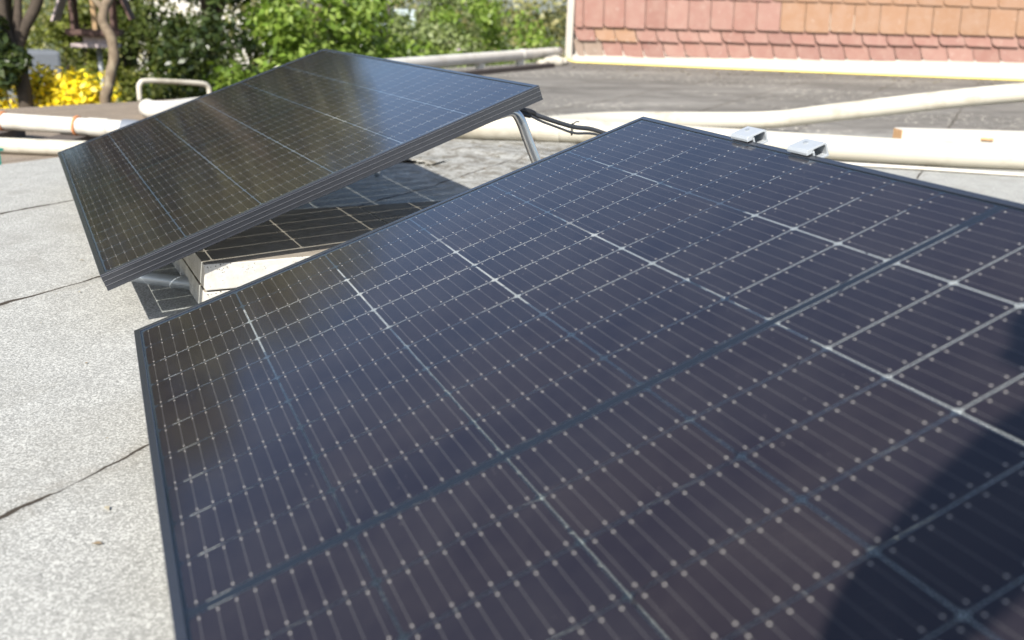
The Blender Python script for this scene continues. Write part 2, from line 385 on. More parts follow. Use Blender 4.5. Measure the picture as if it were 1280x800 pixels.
# ------------------------------------------------------------------ solar panels
TH = R(20)
P1M = Matrix(((math.cos(TH), 0, -math.sin(TH), 0), (0, 1, 0, 0), (math.sin(TH), 0, math.cos(TH), .11), (0, 0, 0, 1)))
ux = Vector((0.93345175, 0.06777878, 0.35224122)); uy = Vector((-0.07014403, 0.99751847, -0.00605981)); uz = ux.cross(uy)
P2M = Matrix(((ux.x, uy.x, uz.x, -.17187), (ux.y, uy.y, uz.y, 2.06942), (ux.z, uy.z, uz.z, .11571), (0, 0, 0, 1)))
PW, PL = 1.038, 1.755
def frame_mesh():
    pr = [(.0007, 0), (0, -.0007), (0, -.0028), (-.0008, -.0034), (-.0008, -.0042), (0, -.0048), (0, -.0128), (-.0008, -.0134), (-.0008, -.0142), (0, -.0148),
          (0, -.0228), (-.0008, -.0234), (-.0008, -.0242), (0, -.0248), (0, -.0318), (-.0008, -.0324), (-.0008, -.0345), (0, -.035), (.025, -.035), (.025, -.0332), (.002, -.0332), (.002, -.0085), (.010, -.0085), (.010, -.0073), (.0012, -.0073),
          (.0012, -.0018), (.0104, -.0018), (.011, -.0012), (.011, -.0005), (.0104, 0)]
    mb = MB(); n = len(pr); vs = []
    for d, z in pr:
        vs += [(d, -d, z), (PW-d, -d, z), (PW-d, -PL+d, z), (d, -PL+d, z)]
    fs = [(4*i+k, 4*i+(k+1) % 4, 4*((i+1) % n)+(k+1) % 4, 4*((i+1) % n)+k) for i in range(n) for k in range(4)]
    mb.add(vs, fs)
    ridge = {4, 8, 9, 12, 13, 3, 16}
    mb.mi = [1 if (i//4) in (3, 7, 11) else 0 for i in range(len(fs))]
    return mb
def bracket_mesh(v):
    outer = [(1.0285, .0018), (1.0285, .0060), (1.0320, .0100), (1.0655, .0100), (1.0685, .0070), (1.0685, -.013), (1.0400, -.013), (1.0400, .0018)]
    inner = [(1.0400, .0030), (1.0400, .0050), (1.0430, .0068), (1.0630, .0068), (1.0650, .0050), (1.0650, -.0095), (1.0435, -.0095), (1.0435, .0050)]
    n = len(outer); mb = MB(); vs = []
    for y in (-v+.024, -v-.024):
        vs += [(u, y, z) for u, z in outer]+[(u, y, z) for u, z in inner]
    fs = []
    for i in range(n):
        j = (i+1) % n
        fs += [(i, j, 2*n+j, 2*n+i), (n+i, 3*n+i, 3*n+j, n+j), (i, n+i, n+j, j), (2*n+i, 2*n+j, 3*n+j, 3*n+i)]
    mb.add(vs, fs); return mb
def leg_mesh(v):
    mb = MB(); iv = P2M.inverted()
    off = Vector((0, -(v-1.70), 0))
    W = [(.78, .431, .398), (.845, .427, .421), (.872, .425, .428), (.893, .425, .408), (.915, .425, .360), (.95, .424, .285), (1.02, .423, .14), (1.085, .422, .016)]
    P = smooth_path([iv @ Vector(p)+off for p in W], 6)
    n = len(P); fl = []
    for i in range(n):
        t = max(0, 1-i/(n*.42)); fl.append((1+.25*t, 1-.55*t))
    mb.tube(P, .0125, 16, flat=fl); return mb
def make_panel(name, M4):
    root = empty(name, mat=M4)
    f = frame_mesh().build('frame', [M['frame'], M['ridge']], root)
    g = MB(); a, b = .0016, .0016
    x0, x1, y0, y1 = a, PW-a, -PL+b, -b
    vs = [(x0, y0, -.0072), (x1, y0, -.0072), (x1, y1, -.0072), (x0, y1, -.0072), (x0, y0, -.002), (x1, y0, -.002), (x1, y1, -.002), (x0, y1, -.002)]
    g.add(vs, [(4, 5, 6, 7)], 0); g.add(vs, [(3, 2, 1, 0), (0, 1, 5, 4), (1, 2, 6, 5), (2, 3, 7, 6), (3, 0, 4, 7)], 1)
    g.build('glass_sheet', [M['cells'], M['clear']], root)
    for v in (1.70, .10): leg_mesh(v).build('support_leg', M['alu'], root, True)
    return root
pa = make_panel('photovoltaic_module', P1M)
tag(pa, 'black solar panel filling the foreground, two pale metal brackets on its high edge', 'solar panel', 'solar panels on the roof')
for v in (.338, .490):
    b = bracket_mesh(v).build('mounting_bracket', M['bracket'], pa, bevel=.0008)
    mb = MB(); mb.tube([(1.052, -v+.006, .0099), (1.052, -v+.006, .0118)], .0042, 6); mb.build('bolt', M['steel'], b)
pb = pa.copy(); COL.objects.link(pb); pb.name = 'photovoltaic_module.001'; pb.matrix_world = P2M
for ch in list(pa.children):
    if ch.name.startswith('mounting'): continue
    c = ch.copy(); COL.objects.link(c); c.parent = pb
tag(pb, 'tilted black solar panel farther back, its grooved near frame edge raised over concrete pavers', 'solar panel', 'solar panels on the roof')

# ------------------------------------------------------------------ pavers and things under the panels
def paver(name, c, size, rz, label):
    mb = MB(); mb.box((0, 0, size[2]/2), size)
    o = mb.build(name, M['concrete'], bevel=.003); o.location = c; o.rotation_euler = (0, 0, rz)
    return tag(o, label, 'paver', 'concrete pavers weighing down the panel')
a = R(4); ca, sa = math.cos(a), math.sin(a)
def slab_pos(i, j): # local corner at (.15,.401)
    x, y = .25+i*.503, .25+j
    return (.152+x*ca-y*sa, .378+x*sa+y*ca)
for i, (lo, hi) in enumerate((('lower pale concrete paver of the stack under the raised edge of the rear panel', 'upper concrete paver nearest the left, its sunlit front face pale and pitted'),
                              ('lower concrete paver of the right hand stack under the rear panel', 'upper concrete paver of the right hand stack, shaded by the rear panel'))):
    x, y = slab_pos(i, 0)
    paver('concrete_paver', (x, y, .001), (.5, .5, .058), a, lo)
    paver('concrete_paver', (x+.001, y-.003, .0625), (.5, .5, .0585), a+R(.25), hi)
mb = MB(); mb.tube(smooth_path([(-.01, .735, .018), (.016, .713, .016), (.08, .66, .014), (.168, .58, .017)], 5), .0155, 16, flat=None)
tag(mb.build('aluminium_tube', M['bracket'], smooth=True), 'short bright aluminium tube lying beside the concrete pavers', 'tube')
# torn felt flap
mb = MB(); n = 26; pts = smooth_path([(1.0, 2.36, 0), (1.147, 2.31, 0), (1.2, 2.26, 0), (1.25, 2.19, 0)], 8)
vs = []
for i, p in enumerate(pts):
    w_ = .18+.05*math.sin(i*.9)+.03*math.sin(i*2.3); j = .012*math.sin(i*1.7)
    d = Vector((.75, .66, 0)).normalized(); s_ = math.sin(math.pi*i/(len(pts)-1))
    for k, (t, z) in enumerate(((0, .003+.011*s_), (.0, .007+.012*s_), (.25, .009+.007*s_), (.6, .009), (1, -.01))):
        q_ = p+d*(t*w_)+d*j*(1-t); vs.append((q_.x, q_.y, z+float(felt_z(q_.x, q_.y))))
fs = [(i*5+k, i*5+k+1, (i+1)*5+k+1, (i+1)*5+k) for i in range(len(pts)-1) for k in range(4)]
mb.add(vs, fs); tag(mb.build('felt_flap', M['felt'], smooth=True), 'torn curling flap of roofing felt behind the pavers, its edge dark', 'roofing felt')

mb = MB(); n = 18; dv_ = Vector((.68, .73, 0)); sv_ = Vector((.73, -.68, 0)); ws = []  # black strip added to stand for a shadow band on the roof
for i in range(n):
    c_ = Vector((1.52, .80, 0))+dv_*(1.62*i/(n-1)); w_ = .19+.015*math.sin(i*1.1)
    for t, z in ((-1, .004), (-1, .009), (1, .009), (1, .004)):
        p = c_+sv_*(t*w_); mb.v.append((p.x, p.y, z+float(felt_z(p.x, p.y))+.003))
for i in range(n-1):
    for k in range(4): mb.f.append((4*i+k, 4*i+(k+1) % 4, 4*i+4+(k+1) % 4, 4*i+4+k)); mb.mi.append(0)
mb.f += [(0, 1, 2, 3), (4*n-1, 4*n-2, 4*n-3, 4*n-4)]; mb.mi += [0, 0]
tag(mb.build('shade_strip', M['strip_black']), 'added black strip standing for a shadow band behind the front panel, glimpsed only through its gaps', 'roofing felt')
# cables between the panels
cab = empty('solar_cable', (.965, .584, .4)); iv = cab.location
def rel(ps): return [Vector(p)-iv for p in ps]
main = [(.80, .60, .425), (.90, .592, .425), (.965, .584, .413), (1.053, .590, .386), (1.124, .610, .367), (1.209, .629, .352), (1.33, .60, .30), (1.40, .40, .20), (1.30, .10, .06), (1.0, -.2, .03)]
thin = [(.80, .59, .412), (.90, .582, .414), (.972, .576, .404), (1.02, .578, .385), (1.071, .584, .368), (1.124, .600, .352), (1.209, .622, .342), (1.33, .59, .29), (1.40, .39, .19), (1.29, .09, .05), (1.0, -.21, .025)]
mb = MB(); mb.tube(smooth_path(rel(main), 6), .0062, 10); mb.build('cable', M['cable'], cab, True)
mb = MB(); mb.tube(smooth_path(rel(thin), 6), .0034, 10); mb.build('cable', M['cable'], cab, True)
mb = MB(); mb.tube(smooth_path(rel([(.95, .586, .416), (.985, .583, .409), (1.0, .584, .404)]), 3), [.0085, .0085, .0085, .0085, .0078, .0078, .0066], 12); mb.build('connector', M['plug'], cab, True)
mb = MB(); mb.tube(smooth_path(rel([(.955, .579, .407), (.985, .577, .4)]), 3), .0058, 12); mb.build('connector', M['plug'], cab, True)
c0 = Vector((1.118, .606, .361))-iv
mb = MB(); ring = [c0+Vector((.004*math.cos(t), .012*math.cos(t)*.3, .015*math.sin(t))) for t in np.linspace(0, 2*math.pi, 17)]
mb.tube(ring, .0016, 6); mb.tube([c0+Vector((0, 0, .013)), c0+Vector((.012, 0, .02)), c0+Vector((.02, 0, .019))], .0018, 6); mb.build('cable_tie', M['plug'], cab)
tag(cab, 'pair of black solar cables with plugs and a tie, drooping from the rear panel corner', 'cable')

# ------------------------------------------------------------------ white pipes on the right
def pipe(name, pts, r, label, group=None, mat='pvc', collars=(), path=True):
    P = smooth_path(pts, 10) if path else [Vector(p) for p in pts]
    base = Vector(pts[0]); root = empty(name, (base.x, base.y, 0)); o0 = Vector((base.x, base.y, 0))
    mb = MB(); mb.tube([p-o0 for p in P], r, 24); mb.build('pipe', M[mat], root, True)
    for t in collars:
        i = int(t*(len(P)-2)); d = (P[i+1]-P[i]).normalized(); c = P[i]-o0
        mb = MB(); L = .06
        mb.tube([c-d*L, c-d*L*.98, c-d*.02, c+d*.02, c+d*L*.98, c+d*L], [r*1.0, r*1.09, r*1.09, r*1.09, r*1.09, r*1.0], 24); mb.build('coupling', M[mat], root, False)
    return tag(root, label, 'pipe', group)
pipe('drain_pipe', [(1.05, 3.30, .062), (1.766, 2.985, .062), (2.238, 2.78, .062), (3.513, 1.874, .062), (4.15, 1.53, .062), (5.4, .8, .062)], .06, 'long white pipe lying across the roof behind the front panel, nearer of the two', 'white pipes lying on the roof', collars=(.375,))
pipe('drain_pipe', [(2.15, 3.02, .06), (2.7, 3.25, .056), (3.557, 3.071, .07), (3.813, 2.652, .165), (4.431, 2.045, .322), (5.3, 1.2, .47)], .05, 'white pipe rising to the right on a black support, behind the other pipe', 'white pipes lying on the roof')
# black support of the rising pipe
sp = empty('pipe_support', (4.50, 1.97, 0))
mb = MB(); mb.box((0, 0, .012), (.16, .12, .024)); mb.box((0, 0, .11), (.05, .05, .19)); mb.build('post', M['plug'], sp, bevel=.004)
mb = MB(); mb.tube([Vector((.064*math.cos(t), 0, .318+.064*math.sin(t))) @ Matrix.Rotation(R(-45), 3, 'Z') for t in np.linspace(math.pi*1.02, 2*math.pi*.98, 12)], .012, 8); mb.build('cradle', M['plug'], sp)
mb = MB(); mb.box((0, 0, .22), (.05, .05, .05)); mb.build('neck', M['plug'], sp)
tag(sp, 'black support holding up the rising white pipe at the right', 'pipe support')
# white beam behind pipe, lath in front
d = Vector((.9, -.4, 0)).normalized()
d = (Vector((4.20, 1.82, 0))-Vector((3.62, 2.02, 0))).normalized(); nrm = Vector((-d.y, d.x, 0))
bm_root = empty('timber_beam', (3.60, 1.99, 0)); bm_root.rotation_euler = (0, 0, math.atan2(d.y, d.x))
mb = MB(); mb.box((.9, .05, .075), (1.8, .10, .15)); mb.build('beam', M['paintwood'], bm_root, bevel=.006)
mb = MB(); mb.box((-.0015, .05, .075), (.003, .092, .142)); mb.build('cut_end', M['endgrain'], bm_root)
mb = MB(); mb.tube([(.40, -.0025, .115), (.46, -.0025, .113)], .008, 8); mb.build('knot', M['endgrain'], bm_root)
tag(bm_root, 'white painted timber beam with raw orange cut end, lying along the pipe', 'beam')
mb = MB(); P = smooth_path([(2.9, 2.02, .011), (3.328, 1.79, .011), (3.825, 1.45, .011), (4.6, .95, .011)], 8)
mb.tube(P, .009, 10, flat=[(1.4, .9)]*len(P))
tag(mb.build('wooden_lath', M['paintwood'], smooth=True), 'thin pale lath lying in front of the nearer white pipe', 'lath')

# ------------------------------------------------------------------ pipes on the left
up0, up1 = Vector((-.54, 4.457, -.052)), Vector((.033, 4.072, -.052)); ud = (up1-up0).normalized()
A_ = up0-ud*2.5; B_ = up1+ud*.12
pl = pipe('drain_pipe', [A_, up0, up1, B_], .046, 'white pipe with orange clamps raised on dark blocks at the left', 'white pipes at the roof edge', 'pvc2', collars=(.63,), path=True)
o0 = Vector((A_.x, A_.y, 0))
for t in (.035, .685):   # orange clamps at px 10 and 105
    p = up0+(up1-up0)*t*1.02-o0
    mb = MB(); a_ = ud.cross(Vector((0, 0, 1)))
    ring = [p+(a_*math.cos(k)+Vector((0, 0, 1))*math.sin(k))*.0500 for k in np.linspace(-.35*math.pi, 1.35*math.pi, 20)]
    mb.tube(ring, .0075, 8); mb.tube([p-Vector((0, 0, .052)), p-Vector((0, 0, .04))], .016, 8); mb.build('pipe_clamp', M['orange'], pl, True)
mb = MB(); e_ = B_-o0; mb.tube([e_-ud*.05, e_-ud*.045, e_+ud*.05, e_+ud*.055], [.046, .053, .053, .046], 20); mb.build('end_socket', M['greypanel'], pl)  # grey colour stands for the shade on this pipe end
for t, lab in ((-.02, 'dark wooden block under the white pipe, leftmost in view'), (.66, 'dark wooden block under the white pipe, beside the rear panel corner')):
    p = up0+(up1-up0)*t
    mb = MB(); mb.box((0, -.06, .025), (.17, .36, .048)); o = mb.build('wooden_block', M['darkwood'], bevel=.003)
    o.location = (p.x, p.y, -.149); o.rotation_euler = (0, 0, math.atan2(ud.y, ud.x)+R(8)); tag(o, lab, 'block', 'dark blocks under the raised pipe')
pipe('drain_pipe', [(-2.3, 4.76, -.108), (-.507, 3.895, -.108), (-.149, 3.727, -.108), (.35, 3.5, -.108)], .04, 'weathered white pipe lying low along the roof edge at the left, below the clamped pipe', 'white pipes at the roof edge')
# white elbow pipe
mb_root = pipe('elbow_pipe', [(.30, 5.62, -.13), (.285, 5.45, -.09), (.31, 5.31, -.088), (.42, 5.33, -.088), (.62, 5.55, -.088), (1.05, 6.05, -.09)], .06, 'bright white pipe elbow lying behind the rear panel edge, below the white arch', None, 'pvc2')
# arch
P = [(.277, 6.534, -.15), (.277, 6.534, -.05), (.29, 6.54, -.018), (.33, 6.56, .0), (.55, 6.655, -.014), (.76, 6.745, -.034), (.81, 6.768, -.055), (.824, 6.774, -.09), (.824, 6.774, -.15)]
mb = MB(); mb.tube(smooth_path(P, 5), .020, 14); tag(mb.build('railing_arch', M['pvc'], smooth=True), 'white tubular arch standing at the far edge of the brown roof', 'railing')
# teal strip of plastic crate behind roof edge
cr = empty('plastic_crate', (-.70, 3.33, -.15)); cr.rotation_euler = (0, 0, R(35))
mb = MB()
for k in range(9): mb.box((-.2+k*.05, -.1, .045), (.028, .01, .09))
for k in range(9): mb.box((-.2+k*.05, .1, .045), (.028, .01, .09))
mb.box((0, 0, .006), (.46, .21, .01)); mb.build('crate_body', M['teal'], cr)
mb = MB(); mb.box((0, -.1, .094), (.46, .016, .012)); mb.box((0, .1, .094), (.46, .016, .012)); mb.build('rim', M['teal'], cr)
tag(cr, 'low green slatted plastic crate tucked under the lower white pipe', 'crate')

# ------------------------------------------------------------------ rail pipe at the far roof edge
rp = [(1.2, 5.62, .125), (2.271, 6.662, .125), (2.947, 7.30, .125), (5.30, 9.56, .125)]
rr = pipe('rail_pipe', rp, .058, 'raised white pipe along the far roof edge, ending at the tiled wall', None, 'pvc2', collars=(.93,))
r0 = Vector((1.2, 5.62, 0))
for t in (.3, .62, .93):
    p = Vector(rp[2])*(1-t)+Vector(rp[3])*t-r0
    mb = MB(); mb.box((p.x, p.y, .035), (.08, .08, .085)); mb.build('support_block', M['paintwood'], rr, bevel=.005)
mb = MB(); P0, P1_ = Vector((2.0, 6.15, .02)), Vector((4.75, 8.62, .02)); dd = (P1_-P0)  # dark strip added where the gap beneath the pipe lies in shadow
mb.box((P0+P1_)/2, (dd.length, .10, .05), Matrix.Rotation(math.atan2(dd.y, dd.x), 3, 'Z')); tag(mb.build('pipe_gap_shadow', M['darkwood']), 'dark strip put in for the shadow gap beneath the raised white pipe', 'shadow_strip')
for k, (x, y, s) in enumerate(((4.95, 8.95, .11), (5.1, 9.05, .08), (4.75, 8.85, .07))):
    bm = bmesh.new(); bmesh.ops.create_icosphere(bm, subdivisions=3, radius=s)
    for v in bm.verts: v.co *= 1+.14*math.sin(v.co.x*40+k)+.1*math.sin(v.co.y*57+2*k); v.co.z *= .55
    me = bpy.data.meshes.new('stone'); bm.to_mesh(me); bm.free(); me.materials.append(M['stone'])
    o = bpy.data.objects.new('stone', me); COL.objects.link(o); o.location = (x, y, s*.45)
    tag(o, ('largest pale stone lying by the wall corner under the white pipe', 'small stone closest to the tiled wall corner', 'smallest stone, on the dark strip side of the three')[k], 'stone', 'stones by the wall corner')

# ------------------------------------------------------------------ tile clad building
W0, W1 = Vector((5.50, 9.72, 0)), Vector((11.6, 6.75, 0)); we = (W1-W0).normalized(); wnm = Vector((we.y, -we.x, 0))   # outward
if wnm.dot(CP-W0) < 0: wnm = -wnm
wl = 9.0; bld = empty('tiled_building', W0); bld.rotation_euler = (0, 0, math.atan2(we.y, we.x))
# local: x along wall, -y outward
oy = -1 if (Matrix.Rotation(-math.atan2(we.y, we.x), 3, 'Z') @ wnm).y < 0 else 1
mb = MB(); mb.box((wl/2, -oy*2.06, 1.2), (wl, 4, 2.9)); mb.build('wall', M['render'], bld)
mb = MB(); x0 = -.04
mb.box((.0, oy*.035, 1.33), (.085, .13, 2.62)); mb.build('corner_trim', M['flash'], bld, bevel=.008)
mb = MB()
nseg = 30
for i in range(nseg):
    a0, a1 = -.06+i*(wl/nseg), -.06+(i+1)*(wl/nseg)
    def hh(x): return .085+.145*min(x/6.2, 1.2)+.012*math.sin(x*3)+.006*math.sin(x*11)
    def oo(x): return .10+.03*min(x/6, 1)+.01*math.sin(x*4)
    vs = [(a0, oy*oo(a0), -.02), (a1, oy*oo(a1), -.02), (a1, oy*(oo(a1)-.02), .02), (a0, oy*(oo(a0)-.02), .02), (a1, oy*.06, hh(a1)), (a0, oy*.06, hh(a0)), (a1, -oy*.04, hh(a1)), (a0, -oy*.04, hh(a0))]
    mb.add(vs, [(0, 1, 2, 3), (3, 2, 4, 5), (5, 4, 6, 7)])
mb.build('base_flashing', M['flash'], bld)
def tile(mb, x, z0, z1, wdt, shear, y0, mi, rot=0):
    th = .011; g = .004
    h = z1-z0
    rr_ = min(.045, h*.35)
    loop = [(wdt-g, 0)]
    pts = [(wdt-g, 0), (wdt-g, h), (g, h)]
    for k in range(5):
        t = math.pi+math.pi/2*k/4
        pts.append((g+rr_+rr_*math.cos(t), rr_+rr_*math.sin(t)))
    jz = random.uniform(-.006, .006)
    fr, bk = [], []
    for px_, pz in pts:
        X = x+px_+shear*(pz-h)/max(h, .01); Z = z0+pz+jz+rot*(px_-wdt/2)
        yb = y0+.026*(1-pz/h)
        fr.append((X, oy*(yb+th), Z)); bk.append((X, oy*yb, Z))
    n = len(fr)
    mb.add(fr+bk, [tuple(range(n))]+[(i, (i+1) % n, n+(i+1) % n, n+i) for i in range(n)], mi)
mb = MB()
def width(x): return .245+.105*min(max(x, 0)/6.5, 1.1)
def hb(x): return .078+.145*min(x/6.2, 1.2)
courses = [(0, .20, -.06, .06), (.185, .165, -.05, .075), (.33, .40, -.012, .09), (.70, .40, -.012, .09), (1.07, .40, -.012, .09), (1.44, .4, -.012, .09), (1.81, .4, -.012, .09), (2.18, .4, -.012, .09)]
for k, (zz, h, sh, y0) in enumerate(courses):
    x = .045 if k % 2 else .045-.13
    while x < wl-.1:
        wd = width(x)*random.uniform(.96, 1.04)
        xa = max(x, .045); ww = wd-(xa-x)
        if ww > .05:
            zb = hb(x) + zz + (0 if k < 2 else (.02*math.sin(x)))
            zb = zb if k < 2 else .078+.145*min(x/6.2, 1.2)*(.62 if k == 2 else .3)+zz+.02
            mi = 0
            if k >= 2 and x > 2.15 + .4*((k*7) % 3 - (k == 2)*1.0): mi = 1
            if k == 0 and x < .2: mi = 2
            if k == 1 and x < .55 and random.random() < .8: mi = 1
            tile(mb, xa, zb, zb+h, ww, sh, y0 - .03, mi, random.uniform(-.03, .03) if k < 2 else random.uniform(-.008, .008))
        x += wd
mb.build('tile_cladding', [M['tile_red'], M['tile_tan'], M['tile_grey']], bld)
mb = MB(); mb.box((wl/2, -oy*1.9, 2.72), (wl+.3, 4.5, .14)); mb.build('roof', M['darkwood'], bld)
tag(bld, 'building wall clad in salmon and ochre tiles with white corner trim and pale base flashing', 'building')
hp = [(5.36, 9.72, .10), (5.40, 9.58, .05), (5.47, 9.47, .018), (5.62, 9.38, .016), (6.3, 8.98, .016), (7.2, 8.45, .016), (8.0, 8.02, .016), (9.0, 7.52, .016), (9.9, 7.1, .016), (12, 6.1, .016)]
mb = MB(); mb.tube(smooth_path(hp, 8), .012, 10); tag(mb.build('garden_hose', M['hose'], smooth=True), 'yellow garden hose running along the foot of the tiled wall', 'hose')

# ------------------------------------------------------------------ foliage
def leaf_cloud(centers, radii, n, size, flat=.0, droop=0):
    """n leaf-sized bent quads near the shells of many clumps"""
    centers = np.asarray(centers, float); radii = np.asarray(radii, float)
    k = RNG.integers(0, len(centers), n)
    d = RNG.normal(size=(n, 3)); d /= np.linalg.norm(d, axis=1)[:, None]
    rad = radii[k]*(RNG.random(n)**.45)[:, None]
    c = centers[k]+d*rad
    nrm = d+RNG.normal(size=(n, 3))*.65+np.array([0, 0, .35]); nrm /= np.linalg.norm(nrm, axis=1)[:, None]
    t = np.cross(nrm, RNG.normal(size=(n, 3))); t /= np.linalg.norm(t, axis=1)[:, None]; b = np.cross(nrm, t)
    s = size*RNG.uniform(.55, 1.25, n)[:, None]
    V = np.stack([c-t*s, c+b*s*.5+nrm*s*.12, c+t*s, c-b*s*.5+nrm*s*.12], 1).reshape(-1, 3)
    F = np.arange(n*4).reshape(n, 4)
    return V, F
def clumps(center, rad, n, cr, lower=1.0):
    center = np.array(center); out = []
    while len(out) < n:
        p = RNG.normal(size=3); p /= np.linalg.norm(p); p *= RNG.random()**.38
        if p[2] < -lower: continue
        out.append(center+p*np.array(rad))
    r = cr*RNG.uniform(.6, 1.35, (n, 1))*np.array([[1, 1, .8]])
    return np.array(out), r
def plant(name, label, cat, center, rad, nc, cr, nl, ls, mat, trunk=None, flowers=None, group=None, base=-2.7, bark='bark_dark', lower=1.0, stems=None):
    cx, cy, cz = center; root = empty(name, (cx, cy, base)); off = np.array([cx, cy, base])
    C_, r_ = clumps(center, rad, nc, cr, lower)
    V, F = leaf_cloud(C_, r_, nl, ls)
    quick_mesh('crown' if trunk else 'foliage', V-off, F, [M[mat]], parent=root)
    mb = MB()
    if trunk:
        mb.tube(smooth_path([Vector((0, 0, 0)), Vector((.05, .03, (cz-base)*.35)), Vector((-.04, .02, (cz-base)*.7)), Vector((.02, 0, cz-base+rad[2]*.4))], 5), [trunk*(1-.6*i/15) for i in range(16)], 10)
        for i in RNG.choice(len(C_), min(9, len(C_)), replace=False):
            e = Vector(C_[i]-off); s0 = Vector((0, 0, (cz-base)*random.uniform(.4, .75)))
            mb.tube(smooth_path([s0, s0.lerp(e, .5)+Vector((0, 0, .1)), e], 4), [trunk*.4*(1-.08*j) for j in range(9)], 7)
        mb.build('trunk', M[bark], root, True)
    else:
        for i in RNG.choice(len(C_), min(stems or 7, len(C_)), replace=False):
            e = Vector(C_[i]-off); s0 = Vector((random.uniform(-.1, .1), random.uniform(-.1, .1), 0))
            mb.tube(smooth_path([s0, s0.lerp(e, .5)+Vector((0, 0, .2)), e], 4), .018, 6)
        mb.build('stem', M[bark], root, True)
    if flowers:
        fm, fn, fs = flowers
        Vf, Ff = leaf_cloud(C_, r_*1.08, fn, fs); quick_mesh('blossom', Vf-off, Ff, [M[fm]], parent=root)
    return tag(root, label, cat, group)
def ring(az, dist):   # azimuth from +Y clockwise seen from the camera foot
    return CP.x+math.sin(R(az))*dist, CP.y+math.cos(R(az))*dist
# yellow blossom bushes
x, y = ring(-1.9, 9.2); plant('flowering_bush', 'bush covered in bright yellow blossom in front of the pale curved trunk', 'bush', (x, y, -.62), (.62, .5, .62), 30, .2, 2600, .035, 'leaf_lime', flowers=('petal_yellow', 10500, .034), group='yellow flowering bushes')
x, y = ring(-5.3, 9.7); plant('flowering_bush', 'small yellow flowering bush at the left edge, beyond the dark trunk', 'bush', (x, y, -.72), (.42, .4, .62), 22, .18, 2000, .035, 'leaf_lime', flowers=('petal_yellow', 5200, .032), group='yellow flowering bushes')
# lime hedge shrubs behind the bird table
for k, (az, ds_, zt, rx, lab) in enumerate(((-.6, 12.3, .15, .62, 'yellowish green conifer shrub behind the bird table, left of its post'), (1.6, 12.6, .1, .65, 'loose light green shrub behind the bird table, right of the curved trunk'), (4.2, 12.8, -.1, .6, 'light green shrub standing under the dark trees'), (2.6, 11.6, -.7, .5, 'low mottled green shrub right of the yellow blossom'))):
    x, y = ring(az, ds_); plant('garden_shrub', lab, 'shrub', (x, y, zt-.6), (rx, rx, 1.15), 40, .26, 7000, .042, ('leaf_lime', 'leaf_green', 'leaf_dark', 'leaf_lime')[k], group='green shrubs in the garden')
# dark trees with overhanging canopy
for k, (az, ds_, r_, zc, rz, mat, lab) in enumerate(((-11, 13.5, 2.1, 2.6, 2.1, 'leaf_olive', 'tall olive green tree beyond the left edge of the roof'), (-4.2, 13.8, 2.0, 2.8, 2.0, 'leaf_olive', 'tall dark tree behind the leftmost trunk'),
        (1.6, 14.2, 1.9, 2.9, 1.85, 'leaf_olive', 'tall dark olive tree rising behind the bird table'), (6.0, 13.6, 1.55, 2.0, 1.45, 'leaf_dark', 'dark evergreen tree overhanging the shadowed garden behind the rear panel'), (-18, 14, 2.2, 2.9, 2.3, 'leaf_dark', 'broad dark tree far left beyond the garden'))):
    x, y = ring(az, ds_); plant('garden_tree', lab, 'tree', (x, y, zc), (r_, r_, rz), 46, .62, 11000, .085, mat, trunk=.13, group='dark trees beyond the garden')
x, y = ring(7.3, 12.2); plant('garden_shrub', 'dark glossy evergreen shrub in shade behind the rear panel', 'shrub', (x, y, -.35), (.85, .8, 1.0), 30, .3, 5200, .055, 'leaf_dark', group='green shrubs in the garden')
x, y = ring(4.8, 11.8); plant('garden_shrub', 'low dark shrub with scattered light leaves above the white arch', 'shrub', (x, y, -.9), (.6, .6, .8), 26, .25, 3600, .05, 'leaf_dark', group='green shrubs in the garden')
# bright shrub with white blossom, then lower ones to the right
x, y = ring(12.2, 10.6); plant('blossom_shrub', 'big bright green shrub with white blossom above the rear panel corner', 'shrub', (x, y, -.45), (1.12, .8, 1.45), 85, .27, 14000, .05, 'leaf_bright', flowers=('petal_white', 90, .036), group='bright green shrubs beyond the roof')
x, y = ring(15.2, 11.0); plant('blossom_shrub', 'lower bright green shrub right of the big one, sparse white flowers', 'shrub', (x, y, -.85), (.75, .7, 1.1), 44, .25, 7000, .05, 'leaf_bright', flowers=('petal_white', 70, .036), group='bright green shrubs beyond the roof')
x, y = ring(18.6, 11.6); plant('blossom_shrub', 'low green shrub just behind the raised white pipe', 'shrub', (x, y, -1.0), (.8, .7, 1.05), 40, .25, 6000, .05, 'leaf_bright', flowers=('petal_white', 40, .036), group='bright green shrubs beyond the roof')
for k, (az, ds_, zc, rx, rz, mat, fl, lab) in enumerate(((18.0, 14.5, -.5, .9, 1.0, 'leaf_sage', None, 'pale sage green bush behind the low shrubs'), (21.3, 13.6, -.75, .9, 1.0, 'leaf_sage', ('petal_lilac', 160, .045), 'sage green bush with lilac flowers near the tiled wall'), (23.8, 12.6, -.85, .6, .95, 'leaf_sage', ('petal_lilac', 120, .04), 'small bush with lilac flowers beside the tiled wall corner'), (21.0, 16.2, -.1, 1.0, 1.0, 'leaf_bright', None, 'rounded bright green bush in the background near the tiled wall'), (18.5, 18, .0, 1.3, 1.1, 'leaf_sage', None, 'hazy pale green bush at the back of the garden'), (13.3, 15.5, -.3, 1.0, 1.0, 'leaf_lime', None, 'light green bush in front of the pale blue gate'))):
    x, y = ring(az, ds_); plant('garden_bush', lab, 'bush', (x, y, zc), (rx, rx, rz), 36, .3, 5200, .055, mat, flowers=fl, group='garden bushes in the background')
